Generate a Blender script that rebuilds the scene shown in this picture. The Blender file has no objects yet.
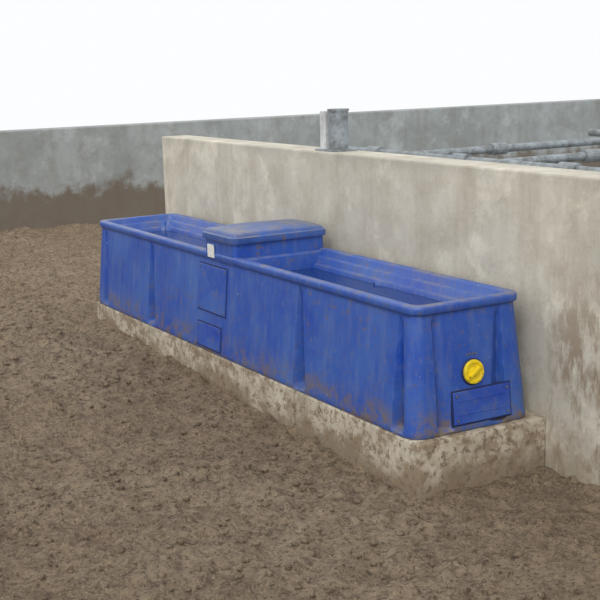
import bpy, bmesh, numpy as np, random
from math import *
from mathutils import Vector, Matrix
random.seed(4)
S=bpy.context.scene
S.view_settings.view_transform='Standard'
C=bpy.context.collection
HP=.271; H=.663; ZT=HP+H; L=4.32; W=.672; E=.045; YW=.769; HW=1.537; XW=-4.739; XB=-9.376

# ---------------- materials ----------------
class NT:
    def __init__(s,name):
        s.m=bpy.data.materials.new(name); s.m.use_nodes=True; s.t=s.m.node_tree; s.b=s.t.nodes['Principled BSDF']
        s.tc=s.n('ShaderNodeTexCoord'); s.o=s.tc.outputs['Object']
    def n(s,t,**k):
        x=s.t.nodes.new(t)
        for a,b in k.items(): setattr(x,a,b)
        return x
    def l(s,a,b): s.t.links.new(a,b)
    def map(s,scale=(1,1,1),loc=(0,0,0),rot=(0,0,0)):
        m=s.n('ShaderNodeMapping'); m.inputs['Scale'].default_value=scale; m.inputs['Location'].default_value=loc; m.inputs['Rotation'].default_value=rot
        s.l(s.o,m.inputs[0]); return m.outputs[0]
    def noise(s,sc,det=4,rough=.55,vec=None,dist=0):
        x=s.n('ShaderNodeTexNoise'); x.inputs['Scale'].default_value=sc; x.inputs['Detail'].default_value=det; x.inputs['Roughness'].default_value=rough; x.inputs['Distortion'].default_value=dist
        s.l(vec if vec else s.o,x.inputs['Vector']); return x.outputs['Fac']
    def ramp(s,fac,stops):
        r=s.n('ShaderNodeValToRGB'); e=r.color_ramp.elements
        while len(e)<len(stops): e.new(.5)
        for i,(p,c) in enumerate(stops):
            e[i].position=p
            if not isinstance(c,(tuple,list)): c=(c,c,c)
            e[i].color=(*c[:3],1)
        s.l(fac,r.inputs[0]); return r.outputs[0]
    def mix(s,f,a,b,mode='MIX'):
        x=s.n('ShaderNodeMix',data_type='RGBA',blend_type=mode)
        for v,i in ((f,0),(a,6),(b,7)):
            if isinstance(v,(int,float)): x.inputs[i].default_value=v
            elif isinstance(v,tuple): x.inputs[i].default_value=(*v,1)
            else: s.l(v,x.inputs[i])
        return x.outputs[2]
    def math(s,op,a,b=0.,clamp=False):
        x=s.n('ShaderNodeMath',operation=op); x.use_clamp=clamp
        for i,v in enumerate((a,b)):
            if isinstance(v,(int,float)): x.inputs[i].default_value=v
            else: s.l(v,x.inputs[i])
        return x.outputs[0]
    def maprange(s,v,a,b,c,d):
        mr=s.n('ShaderNodeMapRange',interpolation_type='SMOOTHSTEP')
        for i,q in enumerate((a,b,c,d)): mr.inputs[i+1].default_value=q
        s.l(v,mr.inputs[0]); return mr.outputs[0]
    def bump(s,h,strength=.3,dist=.01):
        x=s.n('ShaderNodeBump'); x.inputs['Strength'].default_value=strength; x.inputs['Distance'].default_value=dist
        s.l(h,x.inputs['Height']); s.l(x.outputs[0],s.b.inputs['Normal'])
    def xyz(s):
        x=s.n('ShaderNodeSeparateXYZ'); s.l(s.o,x.inputs[0]); return x.outputs
    def color(s,c):
        if isinstance(c,tuple): s.b.inputs['Base Color'].default_value=(*c,1)
        else: s.l(c,s.b.inputs['Base Color'])
    def rough(s,r):
        if isinstance(r,(int,float)): s.b.inputs['Roughness'].default_value=r
        else: s.l(r,s.b.inputs['Roughness'])

def blue(name,dusty=1.0,sat=(.012,.066,.39)):
    k=NT(name); x=k.xyz()
    n1=k.noise(2.2,6,.65)
    base=k.mix(k.ramp(n1,[(.35,0),(.7,1)]),sat,(.048,.132,.43))
    st=k.noise(3,5,.7,k.map((7,7,.8)))
    base=k.mix(k.math('MULTIPLY',k.ramp(st,[(.48,0),(.75,.42)]),dusty),base,(.14,.195,.36))
    sc=k.noise(28,5,.75,k.map((1,1,.5)))
    base=k.mix(k.math('MULTIPLY',k.ramp(sc,[(.57,0),(.70,.5)]),dusty),base,(.17,.18,.24))
    sp=k.noise(19,6,.75); sm=k.noise(1.7,2,.5,k.map((1,1,1),(5,2,1)))
    f=k.math('MULTIPLY',k.ramp(sp,[(.57,0),(.63,.9)]),k.ramp(sm,[(.42,.2),(.62,1)]))
    base=k.mix(k.math('MULTIPLY',f,dusty),base,(.16,.115,.08))
    sk=k.noise(62,3,.6,k.map((1,1,1),(1,4,6)))
    base=k.mix(k.math('MULTIPLY',k.ramp(sk,[(.64,0),(.68,.85)]),dusty),base,(.13,.095,.07))
    if name.startswith('trough'):
        lo=k.maprange(x[2],HP-.01,HP+.22,1,0)
        f=k.math('MULTIPLY',lo,k.ramp(k.noise(11,6,.75,k.map((1,1,1),(1,7,3))),[(.46,0),(.60,1)]))
        base=k.mix(f,base,(.17,.13,.09))
    g=k.n('ShaderNodeNewGeometry'); sx=k.n('ShaderNodeSeparateXYZ'); k.l(g.outputs['Normal'],sx.inputs[0])
    up=k.ramp(sx.outputs[2],[(.25,0),(.9,1)])
    dn=k.ramp(k.noise(6,5,.7),[(.44,.1),(.66,.85)])
    base=k.mix(k.math('MULTIPLY',k.math('MULTIPLY',up,dn),dusty),base,(.20,.19,.19))
    sf=k.noise(55,2,.5,k.map((1,1,.6),(3,3,3)))
    base=k.mix(k.ramp(sf,[(.755,0),(.78,.6)]),base,(.45,.5,.6))
    k.color(base); k.rough(k.ramp(n1,[(.3,.28),(.7,.50)]))
    k.bump(k.noise(9,5,.6),.12,.01)
    return k.m
M_blue=blue('trough_blue_plastic'); M_bluesat=blue('panel_blue_plastic',.35,(.01,.048,.38)); M_panel=blue('access_panel_plastic',.5)
M_lid=blue('lid_blue_plastic',1.0,(.03,.075,.27))
M_dark=NT('panel_gap_shade'); M_dark.color((.012,.02,.09)); M_dark.rough(.7); M_dark=M_dark.m  # dark blue standing in for shade in the gaps
k=NT('trough_water'); k.color((.010,.034,.15)); k.rough(.05); k.b.inputs['Specular IOR Level'].default_value=.5; k.bump(k.noise(7,2),.05,.01); M_water=k.m
k=NT('yellow_plastic'); k.color(k.mix(k.ramp(k.noise(40,3),[(.5,0),(.7,.5)]),(.80,.60,.01),(.45,.30,.03))); k.rough(.45); M_yel=k.m
k=NT('white_label'); k.color(k.mix(k.ramp(k.noise(60,3),[(.5,0),(.62,.5)]),(.75,.76,.74),(.35,.36,.38))); k.rough(.6); M_lab=k.m
k=NT('galvanised_steel'); k.color(k.mix(k.ramp(k.noise(12,5,.7),[(.4,0),(.65,1)]),(.33,.37,.40),(.16,.17,.17))); k.b.inputs['Metallic'].default_value=.35; k.rough(.5); M_gal=k.m
k=NT('post_paint'); k.color(k.mix(k.ramp(k.noise(9,5,.7),[(.4,0),(.7,1)]),(.66,.68,.68),(.42,.42,.40))); k.rough(.6); M_post=k.m
k=NT('screw_steel'); k.color((.25,.25,.27)); k.b.inputs['Metallic'].default_value=.8; k.rough(.4); M_scr=k.m

def concrete(name,a,b,stain,low=None,zl=(.1,.3),amt=.9,bs=.35,wob=.5,extra=None):
    k=NT(name); x=k.xyz()
    n=k.noise(1.1,8,.68,dist=.4); n2=k.noise(5,7,.7); n3=k.noise(38,5,.7)
    c=k.mix(k.ramp(n,[(.36,0),(.62,1)]),a,b)
    c=k.mix(k.ramp(n2,[(.46,0),(.70,.55)]),c,stain)
    dr=k.noise(1.6,6,.7,k.map((2.6,2.6,.35),(4,1,0)))
    c=k.mix(k.ramp(dr,[(.50,0),(.70,.5)]),c,stain)
    c=k.mix(k.ramp(n3,[(.6,0),(.75,.35)]),c,tuple(v*.5 for v in stain))
    c=k.mix(k.ramp(k.noise(2.7,6,.7,k.map((1,1,1),(8,3,2))),[(.54,0),(.66,.55)]),c,tuple(min(1,v*1.2) for v in a))
    if low:
        f=k.math('SUBTRACT',x[2],k.math('MULTIPLY',k.math('SUBTRACT',n2,.5),wob))
        f=k.math('SUBTRACT',f,k.math('MULTIPLY',k.math('SUBTRACT',n,.5),wob))
        f=k.maprange(f,zl[0],zl[1],amt,0)
        c=k.mix(f,c,low)
    if extra: c=extra(k,c,x)
    k.color(c); k.rough(.9)
    k.bump(k.math('ADD',n2,k.math('MULTIPLY',n3,.5)),bs,.012)
    return k.m
def rust(k,c,x):
    f=k.maprange(x[0],-.1,.3,0,1)
    g=k.maprange(x[2],1.45,.5,0,1)
    r=k.ramp(k.noise(2.4,8,.78,k.map((3,3,1.1),(2,5,1))),[(.45,0),(.56,.9)])
    c=k.mix(k.math('MULTIPLY',k.math('MULTIPLY',f,g),r),c,(.27,.205,.14))
    tp=k.math('MULTIPLY',k.maprange(x[2],1.44,1.53,0,.45),k.ramp(k.noise(3.3,5,.7),[(.4,.2),(.6,1)]))
    return k.mix(tp,c,(.36,.34,.29))
M_wall=concrete('wall_concrete',(.68,.64,.54),(.52,.49,.415),(.38,.325,.245),(.30,.25,.18),(.0,.25),.7,extra=rust)
M_back=concrete('back_wall_concrete',(.36,.385,.385),(.26,.28,.275),(.20,.19,.17),(.14,.108,.078),(.57,.76),.88,wob=.6)
def splat(k,c,x):
    c=k.mix(k.ramp(k.noise(9,7,.75,k.map((1,1,1),(3,1,8))),[(.48,0),(.56,.85)]),c,(.25,.185,.12))
    return k.mix(k.ramp(k.noise(24,5,.7),[(.53,0),(.61,.8)]),c,(.16,.115,.08))
M_plinth=concrete('plinth_concrete',(.62,.56,.46),(.46,.41,.32),(.22,.17,.11),(.19,.14,.095),(.03,.20),.8,wob=.35,extra=splat)
M_pen=concrete('pen_floor_concrete',(.34,.38,.40),(.20,.22,.23),(.13,.12,.10))

k=NT('dry_muck')
n=k.noise(.7,5,.6); n2=k.noise(22,8,.8); n3=k.noise(75,4,.7); n4=k.noise(6,5,.7)
c=k.mix(k.ramp(n,[(.35,0),(.65,1)]),(.31,.225,.145),(.41,.315,.215))
c=k.mix(k.ramp(n4,[(.40,.45),(.58,0)]),c,(.17,.118,.074))
c=k.mix(k.ramp(n2,[(.39,.8),(.53,0)]),c,(.10,.068,.044))  # darkens low spots of the bump: shade of holes put into the colour
c=k.mix(k.ramp(n3,[(.54,0),(.68,.7)]),c,(.54,.43,.31))
c=k.mix(k.ramp(k.noise(48,3,.7,k.map((1,1,1),(9,9,9))),[(.34,.8),(.44,0)]),c,(.06,.04,.027))  # small dark holes, their shade painted as colour
k.color(c); k.rough(.95); k.bump(k.math('ADD',n2,k.math('MULTIPLY',n3,.6)),1.0,.035); M_muck=k.m

# ---------------- helpers ----------------
def mk(name,bm,mat,parent=None,smooth=False,loc=(0,0,0),sharp=None):
    me=bpy.data.meshes.new(name); bm.normal_update(); bm.to_mesh(me); bm.free()
    o=bpy.data.objects.new(name,me); C.objects.link(o); o.location=loc
    for m in (mat if isinstance(mat,list) else [mat]): me.materials.append(m)
    if smooth:
        for p in me.polygons: p.use_smooth=True
    if sharp: me.set_sharp_from_angle(angle=radians(sharp))
    if parent: o.parent=parent
    return o
def empty(name,loc=(0,0,0)):
    o=bpy.data.objects.new(name,None); C.objects.link(o); o.location=loc; return o
def boxbm(x0,x1,y0,y1,z0,z1,bm=None,bev=0,seg=2):
    bm=bm or bmesh.new()
    r=bmesh.ops.create_cube(bm,size=1)
    M=Matrix.Translation(((x0+x1)/2,(y0+y1)/2,(z0+z1)/2))@Matrix.Diagonal((x1-x0,y1-y0,z1-z0,1))
    bmesh.ops.transform(bm,matrix=M,verts=r['verts'])
    if bev:
        es=list({e for v in r['verts'] for e in v.link_edges})
        bmesh.ops.bevel(bm,geom=es,offset=bev,segments=seg,affect='EDGES',profile=.6)
    return bm
def ring(x0,x1,y0,y1,r,z,nl=700,ns=110,nc=12,disp=None):
    P=[]
    def side(a,b,n,nrm):
        for i in range(n):
            t=i/n; P.append((a[0]+(b[0]-a[0])*t,a[1]+(b[1]-a[1])*t,nrm))
    def corner(cx,cy,a0):
        for i in range(nc):
            a=a0+pi/2*i/nc; P.append((cx+r*cos(a),cy+r*sin(a),(cos(a),sin(a))))
    side((x0+r,y0),(x1-r,y0),nl,(0,-1)); corner(x1-r,y0+r,-pi/2)
    side((x1,y0+r),(x1,y1-r),ns,(1,0)); corner(x1-r,y1-r,0)
    side((x1-r,y1),(x0+r,y1),nl,(0,1)); corner(x0+r,y1-r,pi/2)
    side((x0,y1-r),(x0,y0+r),ns,(-1,0)); corner(x0+r,y0+r,pi)
    out=[]
    for x,y,n in P:
        d=disp(x,y,n,z) if disp else 0
        out.append((x-n[0]*d,y-n[1]*d,z))
    return out
def loft(bm,rings,cap0=False,cap1=False):
    R=[[bm.verts.new(p) for p in r] for r in rings]; n=len(R[0])
    for a,b in zip(R,R[1:]):
        for i in range(n):
            j=(i+1)%n; bm.faces.new((a[i],a[j],b[j],b[i]))
    if cap0: bm.faces.new(R[0][::-1])
    if cap1: bm.faces.new(R[-1])
    return R
def tube(bm,a,b,r,seg=16):
    a=Vector(a);b=Vector(b);d=b-a
    q=d.to_track_quat('Z','Y').to_matrix().to_4x4()
    v=bmesh.ops.create_cone(bm,cap_ends=True,segments=seg,radius1=r,radius2=r,depth=d.length)['verts']
    bmesh.ops.transform(bm,matrix=Matrix.Translation((a+b)/2)@q,verts=v)

# ---------------- water trough ----------------
T=empty('water_trough')
BODYTOP=ZT-.052; TO=-.012
FR=[(-3.27,1.3),(-1.14,1.3),(-.14,1),(-4.17,1)]
FE=[(.115,-1),(.53,1)]
def flute(s,t,m=1):
    # tapered pleat: one steep wall, floor rising back to the surface
    w=(.030+.075*(1-t))*m; dep=(.020+.055*(1-t))*m
    if s<=-w or s>=.010: return 0
    return dep*(s+w)/w if s<0 else dep*(1-s/.010)
def disp(x,y,n,z):
    if z>BODYTOP-.01 or z<HP+.012: return 0
    t=(z-HP)/(BODYTOP-HP)
    fade=min(1,(BODYTOP-.01-z)/.04,(z-HP-.012)/.02)
    d=0
    if abs(n[1])>.99:
        for c,m in FR: d+=flute(-(x-c),t,m)
    elif abs(n[0])>.99:
        for c,k in FE: d+=flute((y-c)*k,t)
    return d*max(0,fade)
prof=[(E-.02,HP),(E-.004,HP+.004),(E,HP+.014)]
for i in range(1,33):
    t=i/32; prof.append((E+(TO-E)*t,HP+.014+(BODYTOP-HP-.014)*t))
prof+=[(-.010,ZT-.049),(-.001,ZT-.045),(.003,ZT-.040),(.004,ZT-.016),(.001,ZT-.006),(-.005,ZT-.001),(-.012,ZT),(-.038,ZT),(-.046,ZT-.004),(-.051,ZT-.012),
 (-.058,ZT-.038),(-.062,ZT-.043),(-.084,ZT-.046),(-.090,ZT-.052),(-.098,ZT-.085),(-.102,ZT-.089),(-.122,ZT-.092),(-.128,ZT-.10),(-.15,ZT-.30),(-.17,ZT-.50),(-.19,ZT-.53)]
R0=.07
bm=bmesh.new()
rs=[ring(-L-o*.6 if o>0 else -L-o,o,-o,W+o,max(.03,R0+o*(.6 if o>0 else .5)),z,disp=disp) for o,z in prof]
loft(bm,rs,True,True)
body=mk('trough_body',bm,M_blue,T,True,sharp=42)
for nm,(xa,xb) in {'water_near':(-1.90,-.128),'water_far':(-L+.128,-2.32)}.items():
    bm=bmesh.new(); loft(bm,[ring(xa,xb,.128,W-.128,.03,z,20,10,6) for z in (ZT-.40,ZT-.115)],True,True)
    mk(nm,bm,M_water,T)
bm=boxbm(-2.36,-1.88,.05,W-.05,ZT-.5,ZT-.01,bev=.012); mk('float_chamber',bm,M_blue,T,True)
bx0,bx1=-2.36,-1.92; BZ=.035
bm=bmesh.new()
def rr(o,z,r=.035): return ring(bx0-o,bx1+o,-.004-o,W-.004+o,max(.010,r+o),z,20,30,8)
loft(bm,[rr(-.006,ZT-.05),rr(-.006,ZT+.055+BZ),rr(-.004,ZT+.06+BZ)],True,True)
o=mk('float_box',bm,M_blue,T,False)
bm=bmesh.new()
def lid(o,z):
    return [(x,y,zz-.008*((x-(bx0+bx1)/2)/.23)**2 - .008*((y-W/2)/.33)**2) for x,y,zz in rr(o,z)]
loft(bm,[rr(.002,ZT+.046+BZ),rr(.012,ZT+.048+BZ),rr(.014,ZT+.054+BZ),rr(.012,ZT+.085+BZ),rr(.004,ZT+.089+BZ),rr(-.002,ZT+.091+BZ),rr(-.004,ZT+.095+BZ)]+
     [lid(o,z+BZ) for o,z in ((-.006,ZT+.112),(-.012,ZT+.120),(-.024,ZT+.124),(-.06,ZT+.127),(-.11,ZT+.130),(-.17,ZT+.132))],True,True)
mk('float_box_lid',bm,M_lid,T,True,sharp=40)
bm=boxbm(-2.285,-2.195,-.0105,-.003,ZT-.035,ZT+.05,bev=.002); mk('label',bm,M_lab,T)
slope=(E-TO)/(BODYTOP-HP-.014); tilt=atan(slope)
def off(z): return E-slope*(z-HP-.014)
def plate(name,face,c,z,w,h,mat,screws=True):
    par=empty(name); par.parent=T
    if face=='front':
        par.location=(c,-off(z),z); par.rotation_euler=(pi/2-tilt,0,0)
    else:
        par.location=(off(z),c,z); par.rotation_euler=(pi/2-tilt,0,pi/2)
    g=mk('gap_shade',boxbm(-w/2-.009,w/2+.009,-h/2-.009,h/2+.009,-.01,.0025,bev=.002),M_dark,par)  # solid dark backing plate, groove shade put into its colour
    p=mk('plate',boxbm(-w/2,w/2,-h/2,h/2,-.01,.009,bev=.004),mat,par)
    if screws:
        b=bmesh.new()
        for sx in (-1,1):
            for sy in (-1,1):
                tube(b,(sx*(w/2-.02),sy*(h/2-.02),.006),(sx*(w/2-.02),sy*(h/2-.02),.0125),.007,10)
        mk('screws',b,M_scr,par)
    return par
plate('access_panel','front',-2.24,ZT-.245,.40,.30,M_panel)
plate('lower_panel','front',-2.26,HP+.105,.34,.15,M_bluesat)
pp=plate('end_panel','end',.385,HP+.125,.36,.165,M_bluesat)
b=bmesh.new()
for s in (-1,1): boxbm(-.15,.15,s*.035-.003,s*.035+.003,.008,.0115,b,bev=.001)
mk('ribs',b,M_bluesat,pp)
zp=.568
dp=empty('drain_plug',(off(zp),.338,zp)); dp.rotation_euler=(pi/2-tilt,0,pi/2); dp.parent=T
def disk(bm,prof,seg=40):
    rs=[[(r*cos(2*pi*i/seg),r*sin(2*pi*i/seg),z) for i in range(seg)] for r,z in prof]; loft(bm,rs,True,True)
b=bmesh.new(); disk(b,[(.070,-.01),(.070,.003),(.067,.007),(.062,.008)]); mk('recess_shade',b,M_dark,dp,False)  # raised dark disc, shade around the cap painted as colour
b=bmesh.new(); disk(b,[(.062,0),(.062,.016),(.059,.02),(.047,.021),(.044,.017),(.024,.016),(.022,.021),(.006,.022)]); mk('cap',b,M_yel,dp,False)
b=bmesh.new(); boxbm(-.04,.04,-.008,.008,.012,.032,b,bev=.003)
for i in range(8):
    a=2*pi*i/8; tube(b,(.052*cos(a),.052*sin(a),.012),(.052*cos(a),.052*sin(a),.024),.006,8)
o=mk('grip',b,M_yel,dp,False); o.rotation_euler=(0,0,.6)
b=bmesh.new()
for i in range(6):
    a=pi/2+ (i-2.5)*.13; x,y=.092*cos(a),.092*sin(a)
    boxbm(x-.003,x+.003,y-.006,y+.006,-.002,.002,b)
mk('embossed_letters',b,M_scr,dp,False)

# ---------------- plinth ----------------
bm=bmesh.new(); xs=[-L-.02,-3.27,-1.14,.096]
for a,b_ in zip(xs,xs[1:]): boxbm(a+.006,b_-.006,-.045,YW-.002,-.15,HP,bm,bev=.012)
mk('concrete_plinth',bm,M_plinth)

# ---------------- walls ----------------
bm=boxbm(XW,7.0,YW,YW+.24,-.2,HW,bev=.012); mk('wall_right',bm,M_wall)
bm=boxbm(XB-.3,XB,-9,16,-.2,1.42,bev=.015); mk('wall_back',bm,M_back)

# ---------------- post on wall ----------------
P=empty('metal_post',(-2.13,YW+.12,HW))
b=bmesh.new(); tube(b,(.04,0,-.0),(.04,0,.26),.066,28); tube(b,(.04,0,.26),(.04,0,.275),.072,28); mk('pipe',b,M_gal,P,False)
mk('flange',boxbm(-.115,-.045,-.05,.05,.0,.26,bev=.004),M_post,P)
mk('base_plate',boxbm(-.12,.13,-.09,.09,.0,.012,bev=.003),M_gal,P)

# ---------------- pipe railing behind wall ----------------
G=empty('pipe_railing'); b=bmesh.new()
RX=(-2.5,-1.5,-.5,.5)
for i,x in enumerate(RX):
    for z in (1.15,1.43):
        tube(b,(x,1.2,z),(x,6.5,z),.030)
    for y in (1.45,3.9,6.4): tube(b,(x,y,.06),(x,y,1.47),.036)
for y,z in ((1.45,1.47),(3.9,1.47),(6.4,1.3)): tube(b,(-2.9,y,z),(4,y,z),.030)
for x in RX:
    tube(b,(x-.07,1.45,1.47),(x+.07,1.45,1.47),.045); tube(b,(x,2.5,1.43),(x,2.64,1.43),.045)
mk('pipes',b,M_gal,G,False)
bm=boxbm(XB+.01,8,3.4,15,-.1,.12); mk('pen_floor',bm,M_pen)

# ---------------- floor (dry muck) ----------------
def vnoise(x,y,seed):
    rng=np.random.RandomState(seed); T_=rng.rand(256,256)
    xi=np.floor(x).astype(int); yi=np.floor(y).astype(int); fx=x-xi; fy=y-yi
    fx=fx*fx*(3-2*fx); fy=fy*fy*(3-2*fy)
    g=lambda a,b:T_[a%256,b%256]
    return (g(xi,yi)*(1-fx)+g(xi+1,yi)*fx)*(1-fy)+(g(xi,yi+1)*(1-fx)+g(xi+1,yi+1)*fx)*fy
def grade(a,b,c,d,fine,coarse):
    l=list(np.arange(a,b,coarse))+list(np.arange(b,c,fine))+list(np.arange(c,d+coarse,coarse)); return np.array(l)
gx=grade(-9.6,-9.5,3.6,9,.018,.25); gy=grade(-9,-3.6,.8,3.45,.018,.07)
def height(X,Y):
    base=np.interp(X,[-9.4,-9.0,-7.5,-4.3,-3.3,-1.1,-.5],[.24,.18,.13,.136,.113,.03,0.])
    z=base+.05*(vnoise(X*.9,Y*.9,1)-.5)*np.clip((-Y-.1)/.5,0,1)
    z+=.04*(vnoise(X*3.2,Y*3.2,2)-.5)+.035*(vnoise(X*9+3,Y*9,3)-.5)
    n4=vnoise(X*21+.4*Y*21,Y*21,4); z+=.035*np.clip(n4-.5,0,1)*1.6
    z+=.012*vnoise(X*43,Y*43,5)
    return z-.01
X,Y=np.meshgrid(gx,gy,indexing='ij'); z=height(X,Y)
nx,ny=X.shape
V=np.stack([X,Y,z],-1).reshape(-1,3)
idx=np.arange(nx*ny).reshape(nx,ny)
F=np.stack([idx[:-1,:-1],idx[1:,:-1],idx[1:,1:],idx[:-1,1:]],-1).reshape(-1,4)
bmx=bmesh.new(); bmesh.ops.create_icosphere(bmx,subdivisions=1,radius=1); tv=np.array([v.co[:] for v in bmx.verts]); tf=np.array([[v.index for v in f.verts] for f in bmx.faces]); bmx.free()
rng=np.random.RandomState(7); NC=7000
cx=rng.uniform(-8.8,3,NC); cy=rng.uniform(-4.2,-.08,NC); cz=height(cx,cy)
sz=.006+.018*rng.rand(NC)**3
vv=tv[None]*(1+.35*(rng.rand(NC,len(tv),1)-.5))*sz[:,None,None]*np.stack([rng.uniform(.8,1.4,NC),rng.uniform(.8,1.4,NC),rng.uniform(.5,.9,NC)],-1)[:,None,:]
vv=vv+np.stack([cx,cy,cz+sz*.2],-1)[:,None,:]
tfa=(tf[None]+(np.arange(NC)*len(tv))[:,None,None]).reshape(-1,3)+len(V)
V=np.concatenate([V,vv.reshape(-1,3)])
me=bpy.data.meshes.new('floor'); me.vertices.add(len(V)); me.vertices.foreach_set('co',V.ravel())
li=np.concatenate([F.ravel(),tfa.ravel()]); me.loops.add(len(li)); me.loops.foreach_set('vertex_index',li); me.polygons.add(len(F)+len(tfa))
me.polygons.foreach_set('loop_start',np.concatenate([np.arange(0,F.size,4),F.size+np.arange(0,tfa.size,3)])); me.polygons.foreach_set('loop_total',np.concatenate([np.full(len(F),4),np.full(len(tfa),3)])); me.update(calc_edges=True)
me.polygons.foreach_set('use_smooth',np.ones(len(me.polygons),bool))
o=bpy.data.objects.new('floor',me); C.objects.link(o); me.materials.append(M_muck)

# ---------------- light ----------------
w=bpy.data.worlds.new('World'); S.world=w; w.use_nodes=True
bg=w.node_tree.nodes['Background']; bg.inputs[0].default_value=(.97,.985,1,1); bg.inputs[1].default_value=1.0
s=bpy.data.lights.new('sun','SUN'); s.energy=1.5; s.angle=radians(35); s.color=(1,.97,.92)
so=bpy.data.objects.new('sun',s); C.objects.link(so); so.rotation_euler=Vector((.55,-.5,.75)).to_track_quat('Z','Y').to_euler()

# ---------------- camera ----------------
yaw,pit,rol,f=2.6213,.1979,-.0285,1178.33
fw=Vector((cos(pit)*cos(yaw),cos(pit)*sin(yaw),-sin(pit))); r=Vector((sin(yaw),-cos(yaw),0)); u=r.cross(fw)
r2=r*cos(rol)+u*sin(rol); u2=-r*sin(rol)+u*cos(rol)
M=Matrix((( r2.x,u2.x,-fw.x),(r2.y,u2.y,-fw.y),(r2.z,u2.z,-fw.z))).to_4x4(); M.translation=Vector((4.5702,-3.2565,2.1099))
cam=bpy.data.cameras.new('camera'); cam.sensor_width=36; cam.lens=f*36/600; cam.clip_end=200
co=bpy.data.objects.new('camera',cam); C.objects.link(co); co.matrix_world=M; S.camera=co
